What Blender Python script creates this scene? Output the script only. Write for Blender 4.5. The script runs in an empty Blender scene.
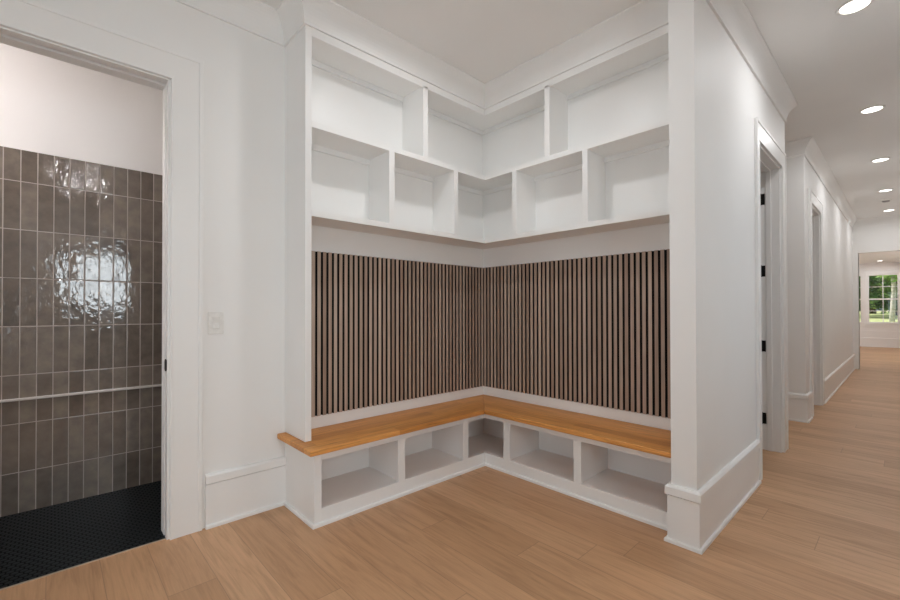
import bpy, bmesh, math, random
from mathutils import Matrix, Vector
random.seed(7)
S = bpy.context.scene
C = S.collection

# ------------------------------------------------------------------ camera
cam_d = bpy.data.cameras.new('camera'); cam = bpy.data.objects.new('camera', cam_d); C.objects.link(cam)
F_PX = 425.46
cam_d.sensor_width = 36; cam_d.lens = F_PX / 900 * 36; cam_d.shift_y = 6.93 / 900; cam_d.clip_start = 0.05; cam_d.clip_end = 300
cam.matrix_world = Matrix.Translation((0, 0, 1.22)) @ Matrix.Rotation(0.8195, 4, 'Z') @ Matrix.Rotation(math.pi/2 + 0.0084, 4, 'X') @ Matrix.Rotation(-0.0017, 4, 'Z')
S.camera = cam
# ------------------------------------------------------------------ colour management
S.view_settings.view_transform = 'Standard'; S.view_settings.look = 'None'
S.view_settings.gamma = 1; S.view_settings.use_curve_mapping = False
S.view_settings.exposure = 0.02
# ------------------------------------------------------------------ world, sun, window daylight, added fill lights
W = bpy.data.worlds.new('world'); S.world = W; W.use_nodes = True
bg = W.node_tree.nodes['Background']; bg.inputs[0].default_value = (0.72, 0.86, 1.0, 1); bg.inputs[1].default_value = 0.5
sd = bpy.data.lights.new('sun', 'SUN'); sd.energy = 6.0; sd.angle = math.radians(2); sd.color = (1, .95, .85)
so = bpy.data.objects.new('sun', sd); C.objects.link(so); so.rotation_euler = Vector((-1, -0.02, 0.9)).to_track_quat('Z', 'Y').to_euler()

def area(name, loc, direction, sx, sy, power, col=(1, 1, 1), spread=180):
    d = bpy.data.lights.new(name, 'AREA'); d.shape = 'RECTANGLE'; d.size = sx; d.size_y = sy; d.energy = power; d.color = col
    d.spread = math.radians(spread)
    o = bpy.data.objects.new(name, d); C.objects.link(o); o.location = loc
    o.rotation_euler = Vector(direction).to_track_quat('-Z', 'Z').to_euler(); return o
area('daylight_side_window', (1.62, 0.60, 1.72), (-1, 0, 0), .85, 1.45, 48, (.86, .95, 1))
area('fill_light_side', (1.62, -1.20, 1.18), (-1, 0, 0), 1.0, 2.2, 34, (.84, .95, 1))  # added lamp sending low light into the bench compartments; its door is invented
area('fill_light_back', (-0.55, -2.82, 1.25), (0, 1, 0), 2.9, 2.4, 31, (.86, .95, 1))  # general fill from behind the camera; the window there is invented
area('fill_light_hall', (.62, 3.35, 1.30), (-1, 0, 0), 1.2, 2.2, 6, (.88, .95, 1))  # added to brighten the hall side of the pier; its opening is invented
area('fill_light_far_room', (3.42, 16.0, 1.5), (-1, 0, 0), 4.2, 1.9, 300, (.97, .98, 1))  # added lamp lighting the far room from an invented side window
S.cycles.max_bounces = 14; S.cycles.diffuse_bounces = 10; S.cycles.glossy_bounces = 6; S.cycles.transparent_max_bounces = 16

# ------------------------------------------------------------------ node helpers
def mat(name):
    m = bpy.data.materials.new(name); m.use_nodes = True
    nt = m.node_tree; b = nt.nodes['Principled BSDF']; return m, nt, b
def N(nt, t, **kw):
    n = nt.nodes.new(t)
    for k, v in kw.items(): setattr(n, k, v)
    return n
def L(nt, a, b): nt.links.new(a, b)
def geo_pos(nt):
    g = N(nt, 'ShaderNodeNewGeometry'); s = N(nt, 'ShaderNodeSeparateXYZ'); L(nt, g.outputs['Position'], s.inputs[0]); return g.outputs['Position'], s
def mth(nt, op, a, b=None, c=None):
    n = N(nt, 'ShaderNodeMath', operation=op)
    for i, v in enumerate((a, b, c)):
        if v is None: continue
        if isinstance(v, (int, float)): n.inputs[i].default_value = v
        else: L(nt, v, n.inputs[i])
    return n.outputs[0]
def comb(nt, x, y, z):
    n = N(nt, 'ShaderNodeCombineXYZ')
    for i, v in enumerate((x, y, z)):
        if isinstance(v, (int, float)): n.inputs[i].default_value = v
        else: L(nt, v, n.inputs[i])
    return n.outputs[0]
def ramp(nt, fac, stops):
    r = N(nt, 'ShaderNodeValToRGB'); L(nt, fac, r.inputs[0]); e = r.color_ramp.elements
    e[0].position, e[0].color = stops[0][0], (*stops[0][1], 1)
    e[1].position, e[1].color = stops[-1][0], (*stops[-1][1], 1)
    for p, c in stops[1:-1]:
        k = e.new(p); k.color = (*c, 1)
    return r.outputs[0]
def mixc(nt, fac, a, b, blend='MIX'):
    n = N(nt, 'ShaderNodeMix', data_type='RGBA', blend_type=blend)
    for i, v in ((0, fac), (6, a), (7, b)):
        if isinstance(v, (int, float)): n.inputs[i].default_value = v
        elif isinstance(v, tuple): n.inputs[i].default_value = (*v, 1)
        else: L(nt, v, n.inputs[i])
    return n.outputs[2]
def noise(nt, vec, scale, detail=4, rough=.5, dist=0):
    n = N(nt, 'ShaderNodeTexNoise'); L(nt, vec, n.inputs['Vector']); n.inputs['Scale'].default_value = scale
    n.inputs['Detail'].default_value = detail; n.inputs['Roughness'].default_value = rough; n.inputs['Distortion'].default_value = dist
    return n.outputs['Fac']
def bump(nt, h, strength, dist, b):
    n = N(nt, 'ShaderNodeBump'); n.inputs['Strength'].default_value = strength; n.inputs['Distance'].default_value = dist
    L(nt, h, n.inputs['Height']); L(nt, n.outputs[0], b.inputs['Normal'])

def paint(name, col, rough, bmp=0.0):
    m, nt, b = mat(name); p, s = geo_pos(nt)
    n = noise(nt, p, 2.0, 2)
    c = ramp(nt, n, [(.3, tuple(x*.985 for x in col)), (.7, tuple(min(1, x*1.01) for x in col))]); L(nt, c, b.inputs['Base Color'])
    b.inputs['Roughness'].default_value = rough
    if bmp: bump(nt, noise(nt, p, 350, 2), bmp, .0006, b)
    return m
M_WALL = paint('wall_paint', (.862, .860, .846), .6, .15)
M_CEIL = paint('ceiling_paint', (.86, .855, .84), .85, .15)
M_TRIM = paint('trim_enamel', (.868, .866, .852), .38)
M_CAB = paint('cabinet_enamel', (.868, .866, .852), .38)
def simple(name, col, rough=.5, metal=0.0, var=.05, scale=40):
    m, nt, b = mat(name); p, s = geo_pos(nt)
    c = ramp(nt, noise(nt, p, scale, 3), [(.3, tuple(x*(1-var) for x in col)), (.7, tuple(x*(1+var) for x in col))])
    L(nt, c, b.inputs['Base Color']); b.inputs['Roughness'].default_value = rough; b.inputs['Metallic'].default_value = metal
    return m
M_BLACK = simple('matte_black_metal', (.012, .011, .010), .4, .6)
M_PLASTIC = simple('white_plastic', (.80, .79, .76), .3)
M_DETECT = simple('grey_plastic', (.30, .29, .28), .5)
M_LEDGE = simple('pale_stone', (.62, .59, .56), .15)
M_STRIP = simple('brushed_metal', (.55, .47, .38), .3, .5)

def glass():
    m = bpy.data.materials.new('window_glass'); m.use_nodes = True; nt = m.node_tree; nt.nodes.clear()
    out = N(nt, 'ShaderNodeOutputMaterial'); t = N(nt, 'ShaderNodeBsdfTransparent'); g = N(nt, 'ShaderNodeBsdfGlossy'); g.inputs['Roughness'].default_value = .01
    f = N(nt, 'ShaderNodeFresnel'); f.inputs[0].default_value = 1.45; x = N(nt, 'ShaderNodeMixShader')
    L(nt, f.outputs[0], x.inputs[0]); L(nt, t.outputs[0], x.inputs[1]); L(nt, g.outputs[0], x.inputs[2]); L(nt, x.outputs[0], out.inputs[0])
    return m
M_GLASS = glass()
def emit(name, col, st):
    m, nt, b = mat(name); b.inputs['Base Color'].default_value = (.8, .8, .8, 1)
    b.inputs['Emission Color'].default_value = (*col, 1); b.inputs['Emission Strength'].default_value = st; return m
M_LENS = emit('lamp_lens', (1, .96, .9), 6)

def oak_floor():
    m, nt, b = mat('oak_floorboards'); p, s = geo_pos(nt)
    x, y = s.outputs[0], s.outputs[1]
    r = mth(nt, 'DIVIDE', mth(nt, 'SUBTRACT', y, .744 - 19), .19)
    row = mth(nt, 'FLOOR', r); fr = mth(nt, 'FRACT', r)
    wn = N(nt, 'ShaderNodeTexWhiteNoise', noise_dimensions='1D'); L(nt, row, wn.inputs['W'])
    xs = mth(nt, 'DIVIDE', mth(nt, 'ADD', x, mth(nt, 'MULTIPLY', wn.outputs[0], 5.0)), 2.6)
    col = mth(nt, 'FLOOR', xs); fx = mth(nt, 'FRACT', xs)
    wn2 = N(nt, 'ShaderNodeTexWhiteNoise', noise_dimensions='2D'); L(nt, comb(nt, row, col, 0), wn2.inputs['Vector'])
    pid = wn2.outputs[0]
    base = ramp(nt, pid, [(0, (.52, .305, .163)), (.35, (.56, .33, .18)), (.7, (.59, .352, .194)), (1, (.63, .382, .215))])
    # grain runs along X, shifted from board to board
    off = mth(nt, 'MULTIPLY', pid, 37.0)
    gv = comb(nt, mth(nt, 'ADD', mth(nt, 'MULTIPLY', x, 1.3), off), mth(nt, 'ADD', mth(nt, 'MULTIPLY', y, 16.0), off), 0)
    g1 = noise(nt, gv, 1.6, 6, .6, 1.2)
    gv2 = comb(nt, mth(nt, 'ADD', mth(nt, 'MULTIPLY', x, 6.0), off), mth(nt, 'MULTIPLY', y, 160.0), 0)
    g2 = noise(nt, gv2, 1.0, 3, .6)
    c = mixc(nt, .75, base, ramp(nt, g1, [(.25, (.66, .63, .60)), (.5, (.98, .98, .98)), (.75, (1.12, 1.1, 1.1))]), 'MULTIPLY')
    c = mixc(nt, .35, c, ramp(nt, g2, [(.3, (.80, .78, .75)), (.7, (1.1, 1.1, 1.1))]), 'MULTIPLY')
    # knots
    v = N(nt, 'ShaderNodeTexVoronoi'); v.inputs['Scale'].default_value = 1.0
    L(nt, comb(nt, mth(nt, 'MULTIPLY', x, 1.5), mth(nt, 'MULTIPLY', y, 3.4), 0), v.inputs['Vector'])
    kn = ramp(nt, v.outputs['Distance'], [(.012, (.35, .28, .22)), (.05, (1, 1, 1))])
    c = mixc(nt, .8, c, kn, 'MULTIPLY')
    e1 = mth(nt, 'LESS_THAN', mth(nt, 'MINIMUM', fr, mth(nt, 'SUBTRACT', 1.0, fr)), .008)
    e2 = mth(nt, 'LESS_THAN', mth(nt, 'MINIMUM', fx, mth(nt, 'SUBTRACT', 1.0, fx)), .0007)
    e = mth(nt, 'MAXIMUM', e1, e2)
    c = mixc(nt, mth(nt, 'MULTIPLY', e, .38), c, (.12, .07, .04))
    L(nt, c, b.inputs['Base Color'])
    rr = ramp(nt, g1, [(.3, (.50, .50, .50)), (.7, (.42, .42, .42))]); L(nt, rr, b.inputs['Roughness'])
    bump(nt, mth(nt, 'SUBTRACT', mth(nt, 'MULTIPLY', g2, .25), e), .25, .001, b)
    return m
M_FLOOR = oak_floor()

def seat_wood(name, axis):
    m, nt, b = mat(name); p, s = geo_pos(nt)
    a, w = (s.outputs[0], s.outputs[1]) if axis == 0 else (s.outputs[1], s.outputs[0]); z = s.outputs[2]
    w = mth(nt, 'ADD', w, 10.0)
    st = mth(nt, 'FLOOR', mth(nt, 'DIVIDE', w, .095))
    wn = N(nt, 'ShaderNodeTexWhiteNoise', noise_dimensions='1D'); L(nt, st, wn.inputs['W'])
    seg = mth(nt, 'FLOOR', mth(nt, 'ADD', mth(nt, 'DIVIDE', a, 1.1), mth(nt, 'MULTIPLY', wn.outputs[0], 7.0)))
    w2 = N(nt, 'ShaderNodeTexWhiteNoise', noise_dimensions='2D'); L(nt, comb(nt, st, seg, 0), w2.inputs['Vector'])
    base = ramp(nt, w2.outputs[0], [(0, (.56, .240, .058)), (.5, (.65, .290, .072)), (1, (.74, .35, .098))])
    off = mth(nt, 'MULTIPLY', w2.outputs[0], 23.0)
    g = noise(nt, comb(nt, mth(nt, 'ADD', mth(nt, 'MULTIPLY', a, 1.8), off), mth(nt, 'MULTIPLY', w, 46.0), mth(nt, 'MULTIPLY', z, 46.0)), 1.4, 7, .68, 1.3)
    c = mixc(nt, .85, base, ramp(nt, g, [(.28, (.42, .33, .25)), (.45, (.92, .89, .85)), (.7, (1.3, 1.28, 1.3))]), 'MULTIPLY')
    L(nt, c, b.inputs['Base Color']); b.inputs['Roughness'].default_value = .45
    bump(nt, g, .15, .001, b)
    return m
M_SEATY = seat_wood('stained_oak_along_left_leg', 1)
M_SEATX = seat_wood('stained_oak_along_right_leg', 0)

def slat_wood(name, axis, start):
    m, nt, b = mat(name); p, s = geo_pos(nt)
    a = s.outputs[axis]; z = s.outputs[2]
    st = mth(nt, 'FLOOR', mth(nt, 'DIVIDE', mth(nt, 'SUBTRACT', a, start), .0395))
    wn = N(nt, 'ShaderNodeTexWhiteNoise', noise_dimensions='1D'); L(nt, st, wn.inputs['W'])
    base = ramp(nt, wn.outputs[0], [(0, (.38, .275, .215)), (.35, (.45, .34, .272)), (.7, (.51, .40, .328)), (1, (.59, .475, .39))])
    off = mth(nt, 'MULTIPLY', wn.outputs[0], 31.0)
    g = noise(nt, comb(nt, mth(nt, 'ADD', mth(nt, 'MULTIPLY', a, 120.0), off), off, mth(nt, 'MULTIPLY', z, 3.0)), 1.2, 5, .6, .6)
    c = mixc(nt, .7, base, ramp(nt, g, [(.25, (.6, .55, .5)), (.75, (1.2, 1.2, 1.2))]), 'MULTIPLY')
    L(nt, c, b.inputs['Base Color']); b.inputs['Roughness'].default_value = .5
    return m
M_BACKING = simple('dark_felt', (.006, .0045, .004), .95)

def tile_mat():
    m, nt, b = mat('glazed_wall_tile'); p, s = geo_pos(nt)
    u = mth(nt, 'DIVIDE', mth(nt, 'ADD', s.outputs[1], .22 + 7.45), .0745); v = mth(nt, 'DIVIDE', mth(nt, 'SUBTRACT', s.outputs[2], 2.011 - 2.945), .2945)
    fu, fv = mth(nt, 'FRACT', u), mth(nt, 'FRACT', v)
    wn = N(nt, 'ShaderNodeTexWhiteNoise', noise_dimensions='2D'); L(nt, comb(nt, mth(nt, 'FLOOR', u), mth(nt, 'FLOOR', v), 0), wn.inputs['Vector'])
    tid = wn.outputs[0]
    du = mth(nt, 'MULTIPLY', mth(nt, 'MINIMUM', fu, mth(nt, 'SUBTRACT', 1.0, fu)), .0745)
    dv = mth(nt, 'MULTIPLY', mth(nt, 'MINIMUM', fv, mth(nt, 'SUBTRACT', 1.0, fv)), .2945)
    d = mth(nt, 'MINIMUM', du, dv)
    grout = mth(nt, 'LESS_THAN', d, .0024)
    base = ramp(nt, tid, [(0, (.125, .105, .086)), (.5, (.165, .142, .118)), (1, (.205, .178, .150))])
    cl = noise(nt, comb(nt, mth(nt, 'ADD', s.outputs[1], mth(nt, 'MULTIPLY', tid, 9.0)), s.outputs[2], tid), 14, 4, .55)
    base = mixc(nt, .8, base, ramp(nt, cl, [(.3, (.72, .72, .74)), (.7, (1.28, 1.24, 1.2))]), 'MULTIPLY')
    c = mixc(nt, grout, base, (.42, .37, .34)); L(nt, c, b.inputs['Base Color'])
    L(nt, mth(nt, 'ADD', mth(nt, 'MULTIPLY', grout, .6), .05), b.inputs['Roughness'])
    b.inputs['Specular IOR Level'].default_value = .8
    # hand-made glaze: slow waves on every tile, its own tilt, pillowed edges
    tv = comb(nt, mth(nt, 'ADD', s.outputs[1], mth(nt, 'MULTIPLY', tid, 5.0)), mth(nt, 'MULTIPLY', s.outputs[2], .65), mth(nt, 'MULTIPLY', tid, 11.0))
    h1 = noise(nt, tv, 34, 2.5, .55, .4); h2 = noise(nt, tv, 9, 1, .5)
    edge = mth(nt, 'MULTIPLY', mth(nt, 'MINIMUM', mth(nt, 'DIVIDE', d, .005), 1.0), .35)
    tilt = mth(nt, 'MULTIPLY', mth(nt, 'MULTIPLY', mth(nt, 'SUBTRACT', tid, .5), fu), .35)
    h = mth(nt, 'ADD', mth(nt, 'ADD', mth(nt, 'MULTIPLY', h1, .55), mth(nt, 'MULTIPLY', h2, .9)), mth(nt, 'ADD', edge, tilt))
    bump(nt, h, .8, .0031, b)
    return m
M_TILE = tile_mat()

def mosaic():
    m, nt, b = mat('black_penny_mosaic'); p, s = geo_pos(nt)
    sz = .031
    def dist(ox, oy):
        ax = mth(nt, 'SUBTRACT', mth(nt, 'FRACT', mth(nt, 'ADD', mth(nt, 'DIVIDE', s.outputs[1], sz), 40 + ox)), .5)
        ay = mth(nt, 'SUBTRACT', mth(nt, 'FRACT', mth(nt, 'ADD', mth(nt, 'DIVIDE', s.outputs[0], sz*1.732), 40 + oy)), .5)
        ax = mth(nt, 'MULTIPLY', ax, 1.0); ay = mth(nt, 'MULTIPLY', ay, 1.732)
        return mth(nt, 'SQRT', mth(nt, 'ADD', mth(nt, 'MULTIPLY', ax, ax), mth(nt, 'MULTIPLY', ay, ay)))
    d = mth(nt, 'MINIMUM', dist(0, 0), dist(.5, .5))
    c = ramp(nt, d, [(.36, (.010, .014, .016)), (.45, (.0015, .0015, .0015))]); L(nt, c, b.inputs['Base Color'])
    L(nt, ramp(nt, d, [(.42, (.35, .35, .35)), (.5, (.9, .9, .9))]), b.inputs['Roughness'])
    b.inputs['Specular IOR Level'].default_value = .14
    bump(nt, mth(nt, 'SUBTRACT', 1.0, mth(nt, 'MULTIPLY', d, d)), .6, .003, b)
    return m
M_MOSAIC = mosaic()
M_GRASS = simple('lawn', (.55, .60, .30), .9, 0, .25, 3)
M_BARK = simple('pale_bark', (.50, .47, .42), .9, 0, .25, 12)
M_BARKD = simple('dark_bark', (.10, .075, .05), .9, 0, .3, 12)
def leaf(name, c): return simple(name, c, .6, 0, .4, 2.5)
M_LEAF = [leaf('leaf_mid_green', (.24, .42, .10)), leaf('leaf_dark_green', (.10, .22, .06)), leaf('leaf_light_green', (.38, .55, .16))]

# ------------------------------------------------------------------ mesh helpers
def box(bm, x0, x1, y0, y1, z0, z1):
    x0, x1 = sorted((x0, x1)); y0, y1 = sorted((y0, y1)); z0, z1 = sorted((z0, z1))
    v = [bm.verts.new(q) for q in ((x0,y0,z0),(x1,y0,z0),(x1,y1,z0),(x0,y1,z0),(x0,y0,z1),(x1,y0,z1),(x1,y1,z1),(x0,y1,z1))]
    for f in ((0,3,2,1),(4,5,6,7),(0,1,5,4),(1,2,6,5),(2,3,7,6),(3,0,4,7)): bm.faces.new([v[i] for i in f])
def prism(bm, pts, z0, z1):
    a = [bm.verts.new((x, y, z0)) for x, y in pts]; b = [bm.verts.new((x, y, z1)) for x, y in pts]; n = len(pts)
    bm.faces.new(a[::-1]); bm.faces.new(b)
    for i in range(n): bm.faces.new((a[i], a[(i+1) % n], b[(i+1) % n], b[i]))
def lathe(bm, prof, seg=40, cx=0, cy=0, cz=0):
    rings = []
    for r, z in prof:
        if r < 1e-6: rings.append([bm.verts.new((cx, cy, cz+z))]); continue
        rings.append([bm.verts.new((cx+r*math.cos(2*math.pi*i/seg), cy+r*math.sin(2*math.pi*i/seg), cz+z)) for i in range(seg)])
    for A, B in zip(rings, rings[1:]):
        for i in range(seg):
            a0, a1 = A[i % len(A)], A[(i+1) % len(A)]; b0, b1 = B[i % len(B)], B[(i+1) % len(B)]
            vs = []
            for v in (a0, a1, b1, b0):
                if v not in vs: vs.append(v)
            if len(vs) > 2: bm.faces.new(vs)
def sweep(bm, prof, path, side=1):
    """prof: closed list (out, z); path: XY points; out is measured to the left (side=1) or right of the path, mitred."""
    n = len(path); rings = []
    for i, (px, py) in enumerate(path):
        def nrm(a, b):
            d = Vector((b[0]-a[0], b[1]-a[1])).normalized(); return Vector((-d.y, d.x)) * side
        if i == 0: m = nrm(path[0], path[1])
        elif i == n-1: m = nrm(path[-2], path[-1])
        else:
            a, b = nrm(path[i-1], path[i]), nrm(path[i], path[i+1]); m = (a + b); m = m / (m.dot(a))
        rings.append([bm.verts.new((px + m.x*o, py + m.y*o, z)) for o, z in prof])
    k = len(prof)
    for A, B in zip(rings, rings[1:]):
        for j in range(k): bm.faces.new((A[j], A[(j+1) % k], B[(j+1) % k], B[j]))
    bm.faces.new(rings[0][::-1]); bm.faces.new(rings[-1])
def obj(name, bm, m, parent=None, bevel=0, smooth=False, seg=2, kind=None):
    bmesh.ops.recalc_face_normals(bm, faces=bm.faces)
    me = bpy.data.meshes.new(name); bm.to_mesh(me); bm.free(); me.materials.append(m)
    if smooth:
        for p in me.polygons: p.use_smooth = True
    o = bpy.data.objects.new(name, me); C.objects.link(o)
    if parent:
        o.parent = parent; o.matrix_parent_inverse = Matrix.Translation(-parent.location)
    if bevel:
        b = o.modifiers.new('bevel', 'BEVEL'); b.width = bevel; b.segments = seg; b.limit_method = 'ANGLE'; b.harden_normals = False
    if kind: o['kind'] = kind
    return o
def boxes(name, lst, m, parent=None, bevel=0, **kw):
    bm = bmesh.new()
    for q in lst: box(bm, *q)
    return obj(name, bm, m, parent, bevel, **kw)
def thing(name, label, cat, loc=(0, 0, 0), group=None):
    o = bpy.data.objects.new(name, None); C.objects.link(o); o.location = loc; o.empty_display_size = .1
    o['label'] = label; o['category'] = cat
    if group: o['group'] = group
    return o
def tag(o, label, cat=None, group=None, kind=None):
    o['label'] = label
    if cat: o['category'] = cat
    if group: o['group'] = group
    if kind: o['kind'] = kind
    return o
def struct(name, lst, m, label, bevel=0):
    o = boxes(name, lst, m, None, bevel); tag(o, label, 'structure', kind='structure'); return o
def struct_empty(name, label, loc, cat):
    o = thing(name, label, cat, loc); o['kind'] = 'structure'; return o
def wall_x(x0, x1, y0, y1, z0, z1, holes=()):
    """boxes of a wall whose face is X=const; holes (y0,y1,z0,z1) do not overlap in Y"""
    out = []; y = y0
    for a, b, c, d in sorted(holes):
        if a > y: out.append((x0, x1, y, a, z0, z1))
        if c > z0: out.append((x0, x1, a, b, z0, c))
        if d < z1: out.append((x0, x1, a, b, d, z1))
        y = b
    if y < y1: out.append((x0, x1, y, y1, z0, z1))
    return out
def wall_y(y0, y1, x0, x1, z0, z1, holes=()):
    return [(a, b, c, d, e, f) for (c, d, a, b, e, f) in wall_x(y0, y1, x0, x1, z0, z1, holes)]

# ------------------------------------------------------------------ key dimensions (metres, camera at x=0 y=0)
ZC = 3.065
XW = -2.696          # left wall
XB, YB = -2.655, 2.895    # finished back of the nook
YW = 2.93
XU, YU = -2.399, 2.6426   # front of the upper cubbies
XF, YF = -2.2765, 2.502   # front of the bench
Y0 = 1.08                 # near end of the joinery
PX0, PX1, PY = -.854, -.7297, 2.3975   # pier
HX2 = -.745

# ------------------------------------------------------------------ the shell
o = struct('floor', [(-2.708, 3.3, -2.75, 19.9, -.12, 0)], M_FLOOR, 'wide oak floorboards running across the hall')
o = struct('floor_bathroom', [(-3.80, -2.718, -1.6, 1.3, -.12, -.002)], M_MOSAIC, 'black penny mosaic bathroom floor')
struct('trim_threshold', [(-2.718, -2.708, -.36, .455, -.10, .003)], M_STRIP, 'thin metal threshold between mosaic and oak floor')
struct('ceiling', [(-3.80, 1.55, -2.75, 12.25, ZC, ZC+.12)], M_CEIL, 'flat painted ceiling over the mudroom and hall')
struct('ceiling_far_room', [(-3.3, 3.3, 12.25, 19.9, 2.75, 2.87)], M_CEIL, 'flat painted ceiling of the far room')
struct('wall_left', wall_x(-2.836, XW, -2.75, 12.1, 0, ZC, [(-.36, .455, 0, 2.50)]), M_WALL, 'white left wall with the bathroom doorway')
struct('wall_nook', [(XW, PX0, YW, 3.03, 0, ZC)], M_WALL, 'white wall behind the bench nook')
struct('wall_hall', wall_x(-.854, PX1, PY, 4.80, 0, ZC, [(3.745, 4.568, 0, 2.45)]), M_WALL, 'white pier and hall wall with the first doorway')
struct('wall_closet', [(XW, -.854, 4.70, 4.80, 0, ZC)], M_WALL, 'white partition wall beside the side passage')
struct('wall_passage', [(XW, HX2, 5.98, 6.08, 0, ZC)], M_WALL, 'white wall face at the far side of the side passage')
struct('wall_hall_far', wall_x(-.87, HX2, 6.08, 12.1, 0, ZC, [(6.40, 7.18, 0, 2.45)]), M_WALL, 'white far stretch of hall wall with the second doorway')
struct('wall_hall_end', wall_y(12.1, 12.25, -3.3, 3.3, 0, ZC, [(-.655, .27, 0, 2.39)]), M_WALL, 'white header wall at the end of the hall')
FILL_WIN_H = (2.70, 4.00, .12, 2.43)  # invented opening for the hall fill lamp
struct('wall_hall_right', wall_x(.35, .47, 2.02, 12.1, 0, ZC, [FILL_WIN_H]), M_WALL, 'white right hall wall')
struct('wall_mudroom_return', [(.35, 1.52, 1.9, 2.02, 0, ZC)], M_WALL, 'white return wall right of the camera')
FILL_WIN_D = (-1.72, -.68, .07, 2.30)  # invented opening for the low side fill lamp
WIN_R = (.18, 1.02, 1.03, 2.42)
struct('wall_right', wall_x(1.4, 1.52, -2.75, 1.9, 0, ZC, [FILL_WIN_D, WIN_R]), M_WALL, 'white right wall with a window facing the bathroom door')
FILL_WIN_B = (-2.05, .95, .06, 2.45)  # invented opening for the rear fill lamp
struct('wall_back', wall_y(-2.72, -2.6, -2.696, 1.4, 0, ZC, [FILL_WIN_B]), M_WALL, 'white wall behind the camera with an added wide window')
FZ = 2.75
WF = [(-.822 + .849*k, -.173 + .849*k) for k in (-1, 0, 1)]
struct('wall_far', wall_y(19.7, 19.85, -3.3, 3.3, 0, FZ, [(a-.03, b+.03, .79, 2.375) for a, b in WF]), M_WALL, 'white far wall with a row of windows')
struct('wall_far_left', [(-3.3, -3.15, 12.25, 19.7, 0, FZ)], M_WALL, 'white left wall of the far room')
FILL_WIN_FR = (13.9, 18.1, .5, 2.4)  # invented opening for the far room fill lamp
struct('wall_far_right', wall_x(3.15, 3.3, 12.25, 19.7, 0, FZ, [FILL_WIN_FR]), M_WALL, 'white right wall of the far room with an added wide window')
# bathroom shell
struct('wall_bathroom_tiled', [(-3.80, -3.675, -1.6, 1.3, -.002, 2.205)], M_TILE, 'glossy taupe vertical stacked tiles on the bathroom wall')
struct('wall_bathroom', [(-3.80, -3.683, -1.6, 1.3, 2.205, ZC)], M_WALL, 'white plaster above the bathroom tiles')
struct('wall_bathroom_near', [(-3.675, -2.836, -1.6, -1.5, 0, ZC)], M_WALL, 'white near end wall of the bathroom')
struct('wall_bathroom_far', [(-3.675, -2.836, 1.2, 1.3, 0, ZC)], M_WALL, 'white far end wall of the bathroom')
o = struct('trim_tile_ledge', [(-3.675, -3.657, -1.5, 1.2, .678, .694)], M_LEDGE, 'thin pale pencil trim running across the bathroom tiles', .003)

# ------------------------------------------------------------------ crown and baseboards
CR = [(0, 2.905), (.013, 2.905), (.013, 2.918)]
for q in range(9):
    f = q/8; CR.append(((1-f)**2*.010 + 2*f*(1-f)*.024 + f*f*.080, (1-f)**2*2.920 + 2*f*(1-f)*3.015 + f*f*3.052))
CR += [(.084, 3.053), (.084, ZC), (0, ZC)]
def crown(name, path, side, label, prof=CR):
    bm = bmesh.new(); sweep(bm, prof, path, side); return tag(obj(name, bm, M_TRIM), label, 'structure', kind='structure')
crown('trim_1', [(XW, -2.6), (XW, Y0), (XU, Y0), (XU, YU), (PX0, YU), (PX0, PY), (PX1, PY), (PX1, 4.80), (XW, 4.80)], -1, 'tall sloped crown moulding over wall, cubbies and pier')
crown('trim_2', [(XW, 5.98), (HX2, 5.98), (HX2, 12.1), (.35, 12.1), (.35, 2.02-.12), (1.4, 1.9), (1.4, -2.6), (XW, -2.6)], -1, 'sloped crown moulding along the far hall walls')
BP = [(0, 0), (.028, 0), (.028, .014), (.024, .019), (.015, .019), (.015, .243), (.006, .243), (.006, .250), (.024, .250), (.024, .289), (.020, .294), (.014, .300), (0, .301)]
def base(name, path, side, label):
    bm = bmesh.new(); sweep(bm, BP, path, side); return tag(obj(name, bm, M_TRIM), label, 'structure', kind='structure')
base('baseboard_left', [(XW, .63), (XW, Y0)], -1, 'tall white baseboard between bathroom casing and bench')
base('baseboard_left_near', [(XW, -2.6), (XW, -.53)], -1, 'tall white baseboard on the left wall behind the camera')
base('baseboard_pier', [(PX0, YF-.016), (PX0, PY), (PX1, PY), (PX1, 3.657)], -1, 'tall white capped baseboard wrapping the pier')
base('baseboard_passage', [(XW, 5.98), (HX2, 5.98), (HX2, 6.25)], -1, 'tall white baseboard wrapping the passage corner')
base('baseboard_hall_far', [(HX2, 7.33), (HX2, 12.1), (-.79, 12.1)][:2], -1, 'tall white baseboard on the far stretch of hall')
base('baseboard_hall_right', [(.35, 12.1), (.35, 1.9), (1.4, 1.9), (1.4, -.55)], -1, 'tall white baseboard along the right wall')
base('baseboard_far_room', [(-3.15, 19.7), (3.15, 19.7)], -1, 'tall white baseboard under the far windows')
# bench toe moulding
bm = bmesh.new(); sweep(bm, [(0, 0), (.015, 0), (.015, .014), (.011, .019), (0, .019)], [(XW+.028, Y0), (XF, Y0), (XF, YF), (PX0-.028, YF)], -1)
tag(obj('trim_3', bm, M_TRIM), 'thin white shoe moulding at the foot of the bench', 'structure', kind='structure')

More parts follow.
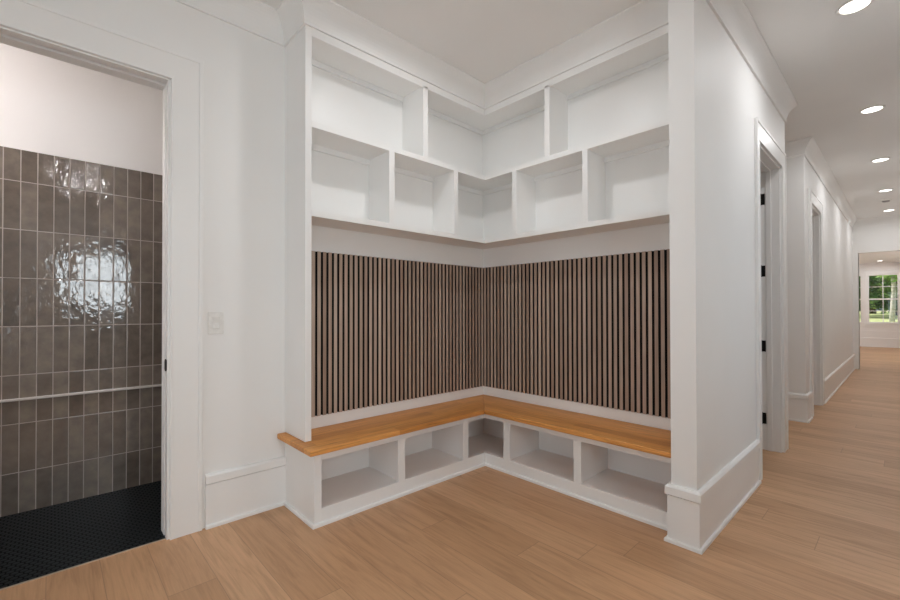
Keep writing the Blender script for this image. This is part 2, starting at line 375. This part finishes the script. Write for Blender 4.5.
# ------------------------------------------------------------------ doors
def casing_x(name, parent, xw, out, y0, y1, z1, w=.155, wn=None):
    wn = wn or w
    """flat casing with a raised outer backband round the opening, on wall face X=xw"""
    def u(name, a, b, r0, r1, bev):      # a: inner offset from the opening, b: outer offset; r0..r1: distance from the wall
        bm = bmesh.new()
        an, bn = (a - w + wn if a > .05 else a), (b - w + wn if b > .05 else b)
        pts = [(y0-bn, 0), (y0-bn, z1+b), (y1+b, z1+b), (y1+b, 0), (y1+a, 0), (y1+a, z1+a), (y0-an, z1+a), (y0-an, 0)]
        A = [bm.verts.new((xw+out*r0, y, z)) for y, z in pts]; B = [bm.verts.new((xw+out*r1, y, z)) for y, z in pts]
        for k in range(8): bm.faces.new((A[k], A[(k+1) % 8], B[(k+1) % 8], B[k]))
        for V in (A, B):
            for q in ((0, 1, 6, 7), (1, 2, 5, 6), (2, 3, 4, 5)): bm.faces.new([V[k] for k in q])
        return obj(name, bm, M_TRIM, parent, bev)
    u(name, .006, w, 0, .017, .002)
    u('backband', w-.018, w+.004, 0, .022, .004)
    u('bead', .006, .016, .012, .020, .003)
def jamb_x(parent, x0, x1, y0, y1, z1, stop0, stop1, t=.018):
    boxes('jamb', [(x0, x1, y0, y0+t, 0, z1), (x0, x1, y1-t, y1, 0, z1), (x0, x1, y0+t, y1-t, z1-t, z1)], M_TRIM, parent, .0015)
    s = .011
    boxes('door_stop', [(stop0, stop1, y0+t, y0+t+s, 0, z1-t), (stop0, stop1, y1-t-s, y1-t, 0, z1-t), (stop0, stop1, y0+t+s, y1-t-s, z1-t-s, z1-t)], M_TRIM, parent, .002)
# bathroom doorway: inner faces of the jamb at y .455 and -.36
d = struct_empty('door_1', 'white cased bathroom doorway with pocket door slot', (XW, .05, 0), 'doorway')
casing_x('casing', d, XW, 1, -.36, .455, 2.462)
casing_x('casing', d, -2.836, -1, -.36, .455, 2.462, .09)
# split jamb with the pocket slot between its halves
boxes('jamb', [(-2.742, XW+.002, .449, .455, 0, 2.50), (-2.838, -2.762, .447, .455, 0, 2.50), (-2.762, -2.742, .4545, .455, 0, 2.50),
               (-2.74, XW+.002, -.36, -.352, 0, 2.50), (-2.838, -2.752, -.36, -.341, 0, 2.50),
               (-2.742, XW+.002, -.36, .455, 2.46, 2.50), (-2.838, -2.765, -.36, .455, 2.457, 2.50), (-2.765, -2.742, -.36, .455, 2.485, 2.50)], M_TRIM, d, .0015)
bm = bmesh.new()   # oval black strike on the jamb
seg = 20
pts = []
for i in range(seg):
    a = 2*math.pi*i/seg; dz = .016 if math.sin(a) >= 0 else -.016
    pts.append((.021*math.cos(a), .017*math.sin(a)+dz*1.0))
A = [bm.verts.new((-2.724+x, .4490, .928+z)) for x, z in pts]; B = [bm.verts.new((-2.724+x, .4440, .928+z)) for x, z in pts]
bm.faces.new(A); bm.faces.new(B[::-1])
for i in range(seg): bm.faces.new((A[i], A[(i+1) % seg], B[(i+1) % seg], B[i]))
k = obj('strike_plate', bm, M_BLACK, d, .0015); k['label'] = 'small black oval strike plate'

def hinge(parent, x, y, z, s=1):
    bm = bmesh.new(); box(bm, x-.016, x+.014, y-.003, y, z-.048, z+.048); lathe(bm, [(0, -.052), (.007, -.052), (.007, .052), (0, .052)], 12, x-.018, y-.006, z)
    h = obj('hinge', bm, M_BLACK, parent); h['label'] = 'black butt hinge'
def panel_leaf(parent, x0, x1, y0, y1, z1):
    lf = boxes('leaf', [(x0, x1, y0, y1, .012, z1)], M_TRIM, parent, .002)
    lst = []
    for a, b in ((.14, .95), (1.10, z1-.14)):
        for yy in (y0-.002, y1+.002):
            for q in ((x0+.12, x1-.12, a, a+.012), (x0+.12, x1-.12, b-.012, b), (x0+.12, x0+.132, a, b), (x1-.132, x1-.12, a, b)):
                lst.append((q[0], q[1], yy-.004, yy+.004, q[2], q[3]))
    boxes('panel_moulding', lst, M_TRIM, lf)
    bm = bmesh.new()
    for yy, s in ((y0, -1), (y1, 1)):
        box(bm, x0+.045, x0+.085, yy, yy+s*.008, .93, 1.0); box(bm, x0+.055, x0+.16, yy+s*.035, yy+s*.05, .955, .975); box(bm, x0+.058, x0+.072, yy, yy+s*.045, .955, .975)
    obj('handle', bm, M_BLACK, lf, .002)
d = struct_empty('door_2', 'white cased doorway in the hall with black hinges', (PX1, 4.15, 0), 'doorway')
casing_x('casing', d, PX1, 1, 3.745, 4.568, 2.44, .15, .085)
casing_x('casing', d, -.872, -1, 3.745, 4.568, 2.45, .09)
jamb_x(d, -.872, PX1, 3.745, 4.568, 2.45, -.828, -.79)
for z in (.275, .905, 1.56, 2.19): hinge(d, -.848, 4.550, z)
panel_leaf(d, -1.66, -.874, 4.510, 4.545, 2.425)
d = struct_empty('door_3', 'white cased doorway further along the hall', (HX2, 6.8, 0), 'doorway')
casing_x('casing', d, HX2, 1, 6.40, 7.18, 2.45, .145)
casing_x('casing', d, -.872, -1, 6.40, 7.18, 2.45, .09)
jamb_x(d, -.872, HX2, 6.40, 7.18, 2.45, -.828, -.79)
for z in (.275, .905, 1.56, 2.19): hinge(d, -.848, 7.162, z)
panel_leaf(d, -1.62, -.874, 7.122, 7.157, 2.425)
# cased opening at the end of the hall (plain drywall wrap with a fine edge bead)
struct('trim_4', [(-.663, -.655, 12.095, 12.255, 0, 2.39), (.27, .278, 12.095, 12.255, 0, 2.39), (-.663, .278, 12.095, 12.255, 2.382, 2.39)], M_TRIM, 'white lining of the opening at the end of the hall')

# ------------------------------------------------------------------ windows and added fill openings
def window_x(name, label, x0, x1, hole, inner, sashes=(2, 2), parent_cat='window'):
    """window in a wall X=const between x0,x1 (inner = face towards the room)"""
    y0, y1, z0, z1 = hole; xm = (x0+x1)/2; s = 1 if inner > xm else -1
    w = struct_empty(name, label, (xm, (y0+y1)/2, z0), parent_cat)
    f = .04
    boxes('frame', [(x0, x1, y0, y0+f, z0, z1), (x0, x1, y1-f, y1, z0, z1), (x0, x1, y0+f, y1-f, z0, z0+f), (x0, x1, y0+f, y1-f, z1-f, z1)], M_TRIM, w, .002)
    zm = (z0+z1)/2; nb = sashes[0]
    lst = [(xm-.02, xm+.02, y0+f, y1-f, zm-.025, zm+.025)]
    for i in range(1, nb): yy = y0 + (y1-y0)*i/nb; lst.append((xm-.012, xm+.012, yy-.011, yy+.011, z0+f, z1-f))
    for zz in ((z0+zm)/2, (z1+zm)/2): lst.append((xm-.011, xm+.011, y0+f, y1-f, zz-.011, zz+.011))
    boxes('muntin', lst, M_TRIM, w)
    boxes('pane', [(xm-.003, xm+.003, y0+f, y1-f, z0+f, z1-f)], M_GLASS, w)
    c = .1
    boxes('casing', [(inner, inner+s*.02, y0-c, y0, z0, z1+c), (inner, inner+s*.02, y1, y1+c, z0, z1+c), (inner, inner+s*.02, y0, y1, z1, z1+c)], M_TRIM, w, .003)
    boxes('sill', [(inner-s*.02, inner+s*.045, y0-c-.02, y1+c+.02, z0-.03, z0), (inner, inner+s*.018, y0-c, y1+c, z0-.12, z0-.03)], M_TRIM, w, .003)
    return w
window_x('window_1', 'white sash window in the right wall', 1.4, 1.52, WIN_R, 1.4)
window_x('window_7', 'added tall fill-light window in the right hall wall, out of view', .35, .47, FILL_WIN_H, .35)
window_x('window_8', 'added tall fill-light opening in the right wall, out of view', 1.4, 1.52, FILL_WIN_D, 1.4)
window_x('window_2', 'added wide fill-light window on the right wall of the far room', 3.15, 3.3, FILL_WIN_FR, 3.15, (5, 2))
def window_y(name, label, y0, y1, hole, inner, nb=2, cas=True):
    x0, x1, z0, z1 = hole; ym = (y0+y1)/2; s = 1 if inner > ym else -1
    w = struct_empty(name, label, ((x0+x1)/2, ym, z0), 'window')
    f = .03
    boxes('frame', [(x0, x0+f, y0, y1, z0, z1), (x1-f, x1, y0, y1, z0, z1), (x0+f, x1-f, y0, y1, z0, z0+f), (x0+f, x1-f, y0, y1, z1-f, z1)], M_TRIM, w, .002)
    zm = (z0+z1)/2 - .015
    lst = [(x0+f, x1-f, ym-.02, ym+.02, zm-.024, zm+.024)]
    for i in range(1, nb): xx = x0 + (x1-x0)*i/nb; lst.append((xx-.011, xx+.011, ym-.012, ym+.012, z0+f, z1-f))
    for zz in ((z0+zm)/2, (z1+zm)/2): lst.append((x0+f, x1-f, ym-.011, ym+.011, zz-.010, zz+.010))
    boxes('muntin', lst, M_TRIM, w)
    boxes('pane', [(x0+f, x1-f, ym-.003, ym+.003, z0+f, z1-f)], M_GLASS, w)
    if cas:
        c = .069 if nb == 2 else .1
        boxes('casing', [(x0-c, x0, inner, inner+s*.02, z0, z1+.11), (x1, x1+c, inner, inner+s*.02, z0, z1+.11), (x0, x1, inner, inner+s*.02, z1, z1+.11)], M_TRIM, w, .003)
        boxes('sill', [(x0-c, x1+c, inner-s*.02, inner+s*.05, z0-.03, z0), (x0-c, x1+c, inner, inner+s*.018, z0-.13, z0-.03)], M_TRIM, w, .003)
    return w
window_y('window_3', 'added wide fill-light window behind the camera', -2.72, -2.6, FILL_WIN_B, -2.6, 4)
for i, (a, b) in enumerate(WF):
    window_y('window_%d' % (4+i), ['leftmost far white sash window at the end of the hall', 'white sash window with trees outside seen down the hall', 'right far window hidden beyond the hall'][i], 19.7, 19.85, (a-.03, b+.03, .79, 2.375), 19.7)
struct('trim_5', [(-3.15, 3.15, 19.688, 19.7, .50, .53)], M_TRIM, 'thin white rail under the far windows', .002)

# ------------------------------------------------------------------ upper cubbies
T = .018
def part(n, lst, p, bev=.0018): return boxes(n, lst, M_CAB, p, bev)
u = thing('cubby_shelf_unit', 'left leg of the white two-row wall cubbies, above the left slat panel', 'shelving', (XU, Y0, 1.782))
part('side_panel', [(XW, XU, Y0, Y0+.04, .452, 2.905)], u)
part('top_rail', [(XU-.02, XU, Y0+.04, YU, 2.855, 2.930)], u)
part('top_panel', [(XB, XU-.02, Y0+.04, YB, 2.870, 2.888)], u)
part('shelf', [(XB, XU, Y0+.04, YU, 2.313, 2.349), (XB, XU, YU, YB, 2.313, 2.349)], u, 0)
part('bottom_panel', [(XB, XU, Y0+.04, YU, 1.782, 1.818), (XB, XU, YU, YB, 1.782, 1.818)], u, 0)
part('back_panel', [(XW, XB, Y0+.04, YW, 1.61, 2.905)], u, 0)
part('divider', [(XB, XU, 1.977, 2.022, 2.349, 2.870)], u)
for a, b in ((1.676, 1.721), (2.287, 2.332)): part('divider', [(XB, XU, a, b, 1.818, 2.313)], u)
part('cleat', [(XB, XB+.016, Y0+.04, 1.977, 2.834, 2.870)], u); part('cleat', [(XB, XB+.016, 2.022, YB, 2.834, 2.870)], u)
for a, b in ((Y0+.04, 1.676), (1.721, 2.287), (2.332, YB)): part('cleat', [(XB, XB+.016, a, b, 2.275, 2.313)], u)
v = thing('cubby_shelf_unit', 'right leg of the white two-row wall cubbies, running to the pier', 'shelving', (PX0, YU, 1.782))
part('top_rail', [(XU, PX0, YU, YU+.02, 2.855, 2.930)], v)
part('top_panel', [(XU-.02, PX0, YU+.02, YB, 2.870, 2.888)], v)
part('shelf', [(XU, PX0, YU, YB, 2.313, 2.349)], v, 0)
part('bottom_panel', [(XU, PX0, YU, YB, 1.782, 1.818)], v, 0)
part('back_panel', [(XB, PX0, YB, YW, 1.61, 2.905)], v, 0)
part('side_panel', [(PX0-.018, PX0, YU, YB, 1.818, 2.870)], v)
part('divider', [(-1.806, -1.764, YU, YB, 2.349, 2.870)], v)
for a, b in ((-2.110, -2.067), (-1.503, -1.463)): part('divider', [(a, b, YU, YB, 1.818, 2.313)], v)
part('cleat', [(XB+.016, -1.806, YB-.016, YB, 2.834, 2.870)], v); part('cleat', [(-1.764, PX0-.018, YB-.016, YB, 2.834, 2.870)], v)
for a, b in ((XB+.016, -2.110), (-2.067, -1.503), (-1.463, PX0-.018)): part('cleat', [(a, b, YB-.016, YB, 2.275, 2.313)], v)

# ------------------------------------------------------------------ slat panels
SZ0, SZ1 = .530, 1.61
P = .0395
def slats(name_label, axis, first, last, face):
    root = thing('slat_wall_panel', name_label, 'wall panel', (XB, (first+last)/2, SZ0) if axis == 1 else ((first+last)/2, YB, SZ0))
    m = slat_wood('slat_walnut_%s' % ('left' if axis else 'right'), axis, first - P/2)
    bm = bmesh.new(); n = int(round((last-first)/P)) + 1
    for i in range(n):
        c = first + i*P; h = .0122
        if axis == 1: box(bm, face-.018, face, c-h, c+h, SZ0, SZ1)
        else: box(bm, c-h, c+h, face, face+.018, SZ0, SZ1)
    so_ = obj('slats', bm, m, root, .0012)
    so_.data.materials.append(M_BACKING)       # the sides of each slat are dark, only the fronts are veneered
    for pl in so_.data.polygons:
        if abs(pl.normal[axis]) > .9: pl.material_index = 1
    if axis == 1: boxes('backing', [(XW+.036, face-.018, first-P/2, YB-.003, SZ0, SZ1)], M_BACKING, root)
    else: boxes('backing', [(-2.652, last+P/2, face+.018, YB+.006, SZ0, SZ1)], M_BACKING, root)
    return root
slats('dark walnut slat panel on the left wall of the bench nook', 1, 1.1615, 2.860, -2.631)
slats('dark walnut slat panel on the right wall of the bench nook', 0, -2.609, -.875, 2.873)
# white boards under the slats
t1 = thing('bench_back_rail', 'low white board between seat and slats on the left', 'rail', (XB, Y0, .45))
boxes('board', [(XW, -2.638, Y0+.04, YW, .452, SZ0)], M_CAB, t1, .0015)
t1 = thing('bench_back_rail', 'low white board between seat and slats on the right', 'rail', (PX0, YB, .45))
boxes('board', [(-2.638, PX0, 2.880, YW, .452, SZ0)], M_CAB, t1, .0015)

# ------------------------------------------------------------------ bench
def prismobj(name, pts, z0, z1, m, parent, bev):
    bm = bmesh.new(); prism(bm, pts, z0, z1); return obj(name, bm, m, parent, bev, seg=3)
SX, SY, SN = -2.2253, 2.4428, 1.032
s = thing('wooden_worktop', 'L-shaped orange-brown stained oak seat top on the white bench', 'bench seat', (XF, YF, .418))
prismobj('seat_board', [(XW, SN), (SX, SN), (SX, SY), (XW, 2.93)], .418, .450, M_SEATY, s, .006)
prismobj('seat_board', [(SX, SY), (PX0, SY), (PX0, 2.93), (XW, 2.93)], .418, .450, M_SEATX, s, .006)
zf0, zf1 = .095, .370
b = thing('bench_cubby_base', 'left leg of the white open-front bench base, under the seat', 'bench', (XF, Y0, 0))
part('end_panel', [(XW, XF-.02, Y0, Y0+.018, 0, .418)], b)
part('face_frame', [(XF-.02, XF, Y0, Y0+.044, 0, .418), (XF-.02, XF, Y0+.044, YF, 0, zf0), (XF-.02, XF, Y0+.044, YF, zf1, .418),
                    (XF-.02, XF, 1.660, 1.717, zf0, zf1), (XF-.02, XF, 2.261, 2.316, zf0, zf1)], b, .0012)
part('bottom_panel', [(XB, XF-.02, Y0+.018, YB, zf0-.018, zf0-.001)], b, 0)
part('back_panel', [(XW, XB, Y0+.018, YW, 0, .418)], b, 0)
part('partition', [(XB, XF-.02, 1.675, 1.702, zf0-.001, .418)], b); part('partition', [(XB, XF-.02, 2.275, 2.302, zf0-.001, .418)], b)
b = thing('bench_cubby_base', 'right leg of the white open-front bench base, ending at the pier', 'bench', (PX0, YF, 0))
part('face_frame', [(XF, PX0, YF, YF+.02, 0, zf0), (XF, PX0, YF, YF+.02, zf1, .418), (-2.089, -2.027, YF, YF+.02, zf0, zf1), (-1.495, -1.440, YF, YF+.02, zf0, zf1), (PX0-.03, PX0, YF, YF+.02, zf0, zf1)], b, .0012)
part('bottom_panel', [(XF-.02, PX0, YF+.02, YB, zf0-.018, zf0-.001)], b, 0)
part('back_panel', [(XB, PX0, YB, YW, 0, .418)], b, 0)
part('partition', [(-2.072, -2.045, YF+.02, YB, zf0-.001, .418)], b); part('partition', [(-1.481, -1.454, YF+.02, YB, zf0-.001, .418)], b)

# ------------------------------------------------------------------ light switch
s = thing('light_switch', 'white rocker light switch on the left wall beside the bathroom casing', 'light switch', (XW, .683, 1.152))
boxes('plate', [(XW, XW+.005, .642, .724, 1.088, 1.216)], M_PLASTIC, s, .002)
bm = bmesh.new()
prof = [(XW+.0045, 1.117), (XW+.009, 1.119), (XW+.006, 1.152), (XW+.008, 1.186), (XW+.0045, 1.187)]
A = [bm.verts.new((x, .666, z)) for x, z in prof]; B = [bm.verts.new((x, .700, z)) for x, z in prof]
bm.faces.new(A); bm.faces.new(B[::-1])
for i in range(5): bm.faces.new((A[i], A[(i+1) % 5], B[(i+1) % 5], B[i]))
obj('rocker', bm, M_PLASTIC, s)
boxes('rocker_frame', [(XW+.005, XW+.0062, .660, .664, 1.112, 1.192), (XW+.005, XW+.0062, .702, .706, 1.112, 1.192), (XW+.005, XW+.0062, .664, .702, 1.112, 1.115), (XW+.005, XW+.0062, .664, .702, 1.189, 1.192)], M_PLASTIC, s)

# ------------------------------------------------------------------ ceiling lights
def downlight(x, y, z, label, power, col=(.98, .98, 1), group=None, r=.068):
    t = thing('recessed_downlight', label, 'ceiling light', (x, y, z), group)
    bm = bmesh.new(); lathe(bm, [(r, 0), (r+.018, 0), (r+.020, -.003), (r+.016, -.007), (r+.002, -.008), (r, -.004), (r, 0)], 40, x, y, z); obj('trim_ring', bm, M_PLASTIC, t, smooth=True)
    bm = bmesh.new(); lathe(bm, [(0, -.0005), (r-.001, -.0005), (r-.001, -.004), (0, -.005)], 40, x, y, z); obj('lens', bm, M_LENS, t)
    d = bpy.data.lights.new('bulb', 'AREA'); d.shape = 'DISK'; d.size = 2*r*.9; d.energy = power; d.color = col; d.spread = math.radians(172)
    o = bpy.data.objects.new('bulb', d); C.objects.link(o); o.parent = t; o.location = (0, 0, -.010)
    return t
HALL = ['nearest hall ceiling downlight, cut by the top of the photo', 'second hall ceiling downlight from the camera', 'third hall ceiling downlight, above the side passage wall', 'fourth hall ceiling downlight, just before the smoke detector', 'farthest hall ceiling downlight, just beyond the smoke detector']
for i, y in enumerate((3.543, 5.50, 7.43, 9.39, 11.32)):
    downlight(-.197, y, ZC, HALL[i], (6.2, 6.4, 5.5, 4.8, 4.5)[i], group='hall downlights')
downlight(-1.66, 1.75, ZC, 'downlight in the nook ceiling just above the frame', 7.8)
downlight(.45, .25, ZC, 'downlight above and right of the camera', 11)
downlight(-.535, 18.85, 2.75, 'small downlight glowing in the far room ceiling', 8)
downlight(-.535, 15.0, 2.75, 'added downlight brightening the far room, hidden by the header', 8)  # extra lamp put in only to help light the far room
downlight(-3.02, -1.0, ZC, 'added unseen downlight brightening the bathroom', 17, (1, .90, .90))  # extra unseen lamp put in to light the bathroom wall
s = thing('smoke_detector', 'small round grey detector between the last two hall ceiling lights', 'smoke detector', (-.21, 10.2, ZC))
bm = bmesh.new(); lathe(bm, [(0, 0), (.062, 0), (.062, -.012), (.055, -.022), (0, -.022)], 32, -.21, 10.2, ZC); obj('base', bm, M_PLASTIC, s)
bm = bmesh.new(); lathe(bm, [(0, -.022), (.048, -.022), (.044, -.036), (.02, -.04), (0, -.04)], 32, -.21, 10.2, ZC); obj('cap', bm, M_DETECT, s)

# ------------------------------------------------------------------ outdoors beyond the far windows
GP = [(19.95, -.35), (22, -.1), (25, .42), (28, .64), (33, .80), (45, .95), (90, 1.1)]
def gz(y):
    for (a, za), (b, zb) in zip(GP, GP[1:]):
        if a <= y <= b: return za + (zb-za)*(y-a)/(b-a)
bm = bmesh.new()
NX = 30
G = [[bm.verts.new((-40+80*i/NX, y, z + (.03*math.sin(i*2.1+y) if k else 0))) for i in range(NX+1)] for k, (y, z) in enumerate(GP)]
for A, B in zip(G, G[1:]):
    for i in range(NX): bm.faces.new((A[i], A[i+1], B[i+1], B[i]))
o = tag(obj('ground', bm, M_GRASS, smooth=True), 'sunlit pale lawn bank outside the far windows', 'structure', kind='structure')
def tree(name, label, x, y, h, r, trunk_r, m, bark, n, low=.35, group='trees beyond the far windows', lean=0):
    t = thing(name, label, 'tree', (x, y, gz(y)), group); g0 = gz(y) - .05
    bm = bmesh.new(); rings = []
    for i in range(9):
        f = i/8; rr = trunk_r*(1-.6*f); cx = x + lean*f*f + .05*math.sin(f*7+x); cy = y + .05*math.cos(f*5)
        rings.append([bm.verts.new((cx+rr*math.cos(k*math.pi/5), cy+rr*math.sin(k*math.pi/5), g0+h*.85*f)) for k in range(10)])
    for A, B in zip(rings, rings[1:]):
        for k in range(10): bm.faces.new((A[k], A[(k+1) % 10], B[(k+1) % 10], B[k]))
    bm.faces.new(rings[-1]); bm.faces.new(rings[0][::-1])
    obj('trunk', bm, bark, t, smooth=True)
    bm = bmesh.new()
    cl = [(random.gauss(0, .45)*r, random.gauss(0, .45)*r, h*(low+(1-low)*random.random())) for _ in range(int(n/60))]
    for _ in range(n):
        c = random.choice(cl); q = Vector((x+c[0]+random.gauss(0, .16)*r, y+c[1]+random.gauss(0, .16)*r, g0+c[2]+random.gauss(0, .10)*r))
        d1 = Vector((random.gauss(0, 1), random.gauss(0, 1), random.gauss(0, .6))).normalized(); d2 = d1.cross(Vector((random.gauss(0, 1), random.gauss(0, 1), random.gauss(0, 1)))).normalized()
        L1, w = .13+.07*random.random(), .05+.03*random.random()
        bm.faces.new([bm.verts.new(q-d1*L1), bm.verts.new(q+d2*w), bm.verts.new(q+d1*L1), bm.verts.new(q-d2*w)])
    obj('foliage', bm, m, t)
tree('birch_tree', 'pale-trunked tree seen through the right half of the far window', -.42, 28.5, 7, 1.3, .10, M_LEAF[0], M_BARK, 3200, .30, lean=.12)
tree('leafy_tree', 'dark leafy tree left of the pale trunk outside the far window', -1.9, 32, 6, 1.5, .14, M_LEAF[1], M_BARKD, 6000, .12)
tree('leafy_tree', 'bright green leafy tree behind the pale trunk outside the far window', -.3, 38, 7.5, 2.2, .16, M_LEAF[2], M_BARKD, 6000, .12)
tree('leafy_tree', 'mid green leafy tree at the left edge of the far window', -4.4, 36, 7.5, 2.0, .16, M_LEAF[0], M_BARKD, 6000, .12)
tree('leafy_tree', 'dark leafy tree at the right edge of the far window', 2.2, 33, 6.5, 1.6, .16, M_LEAF[1], M_BARKD, 5000, .12)
tree('leafy_tree', 'deep green backdrop tree far behind the other trees', -1.6, 44, 10, 3.0, .2, M_LEAF[1], M_BARKD, 8000, .05)
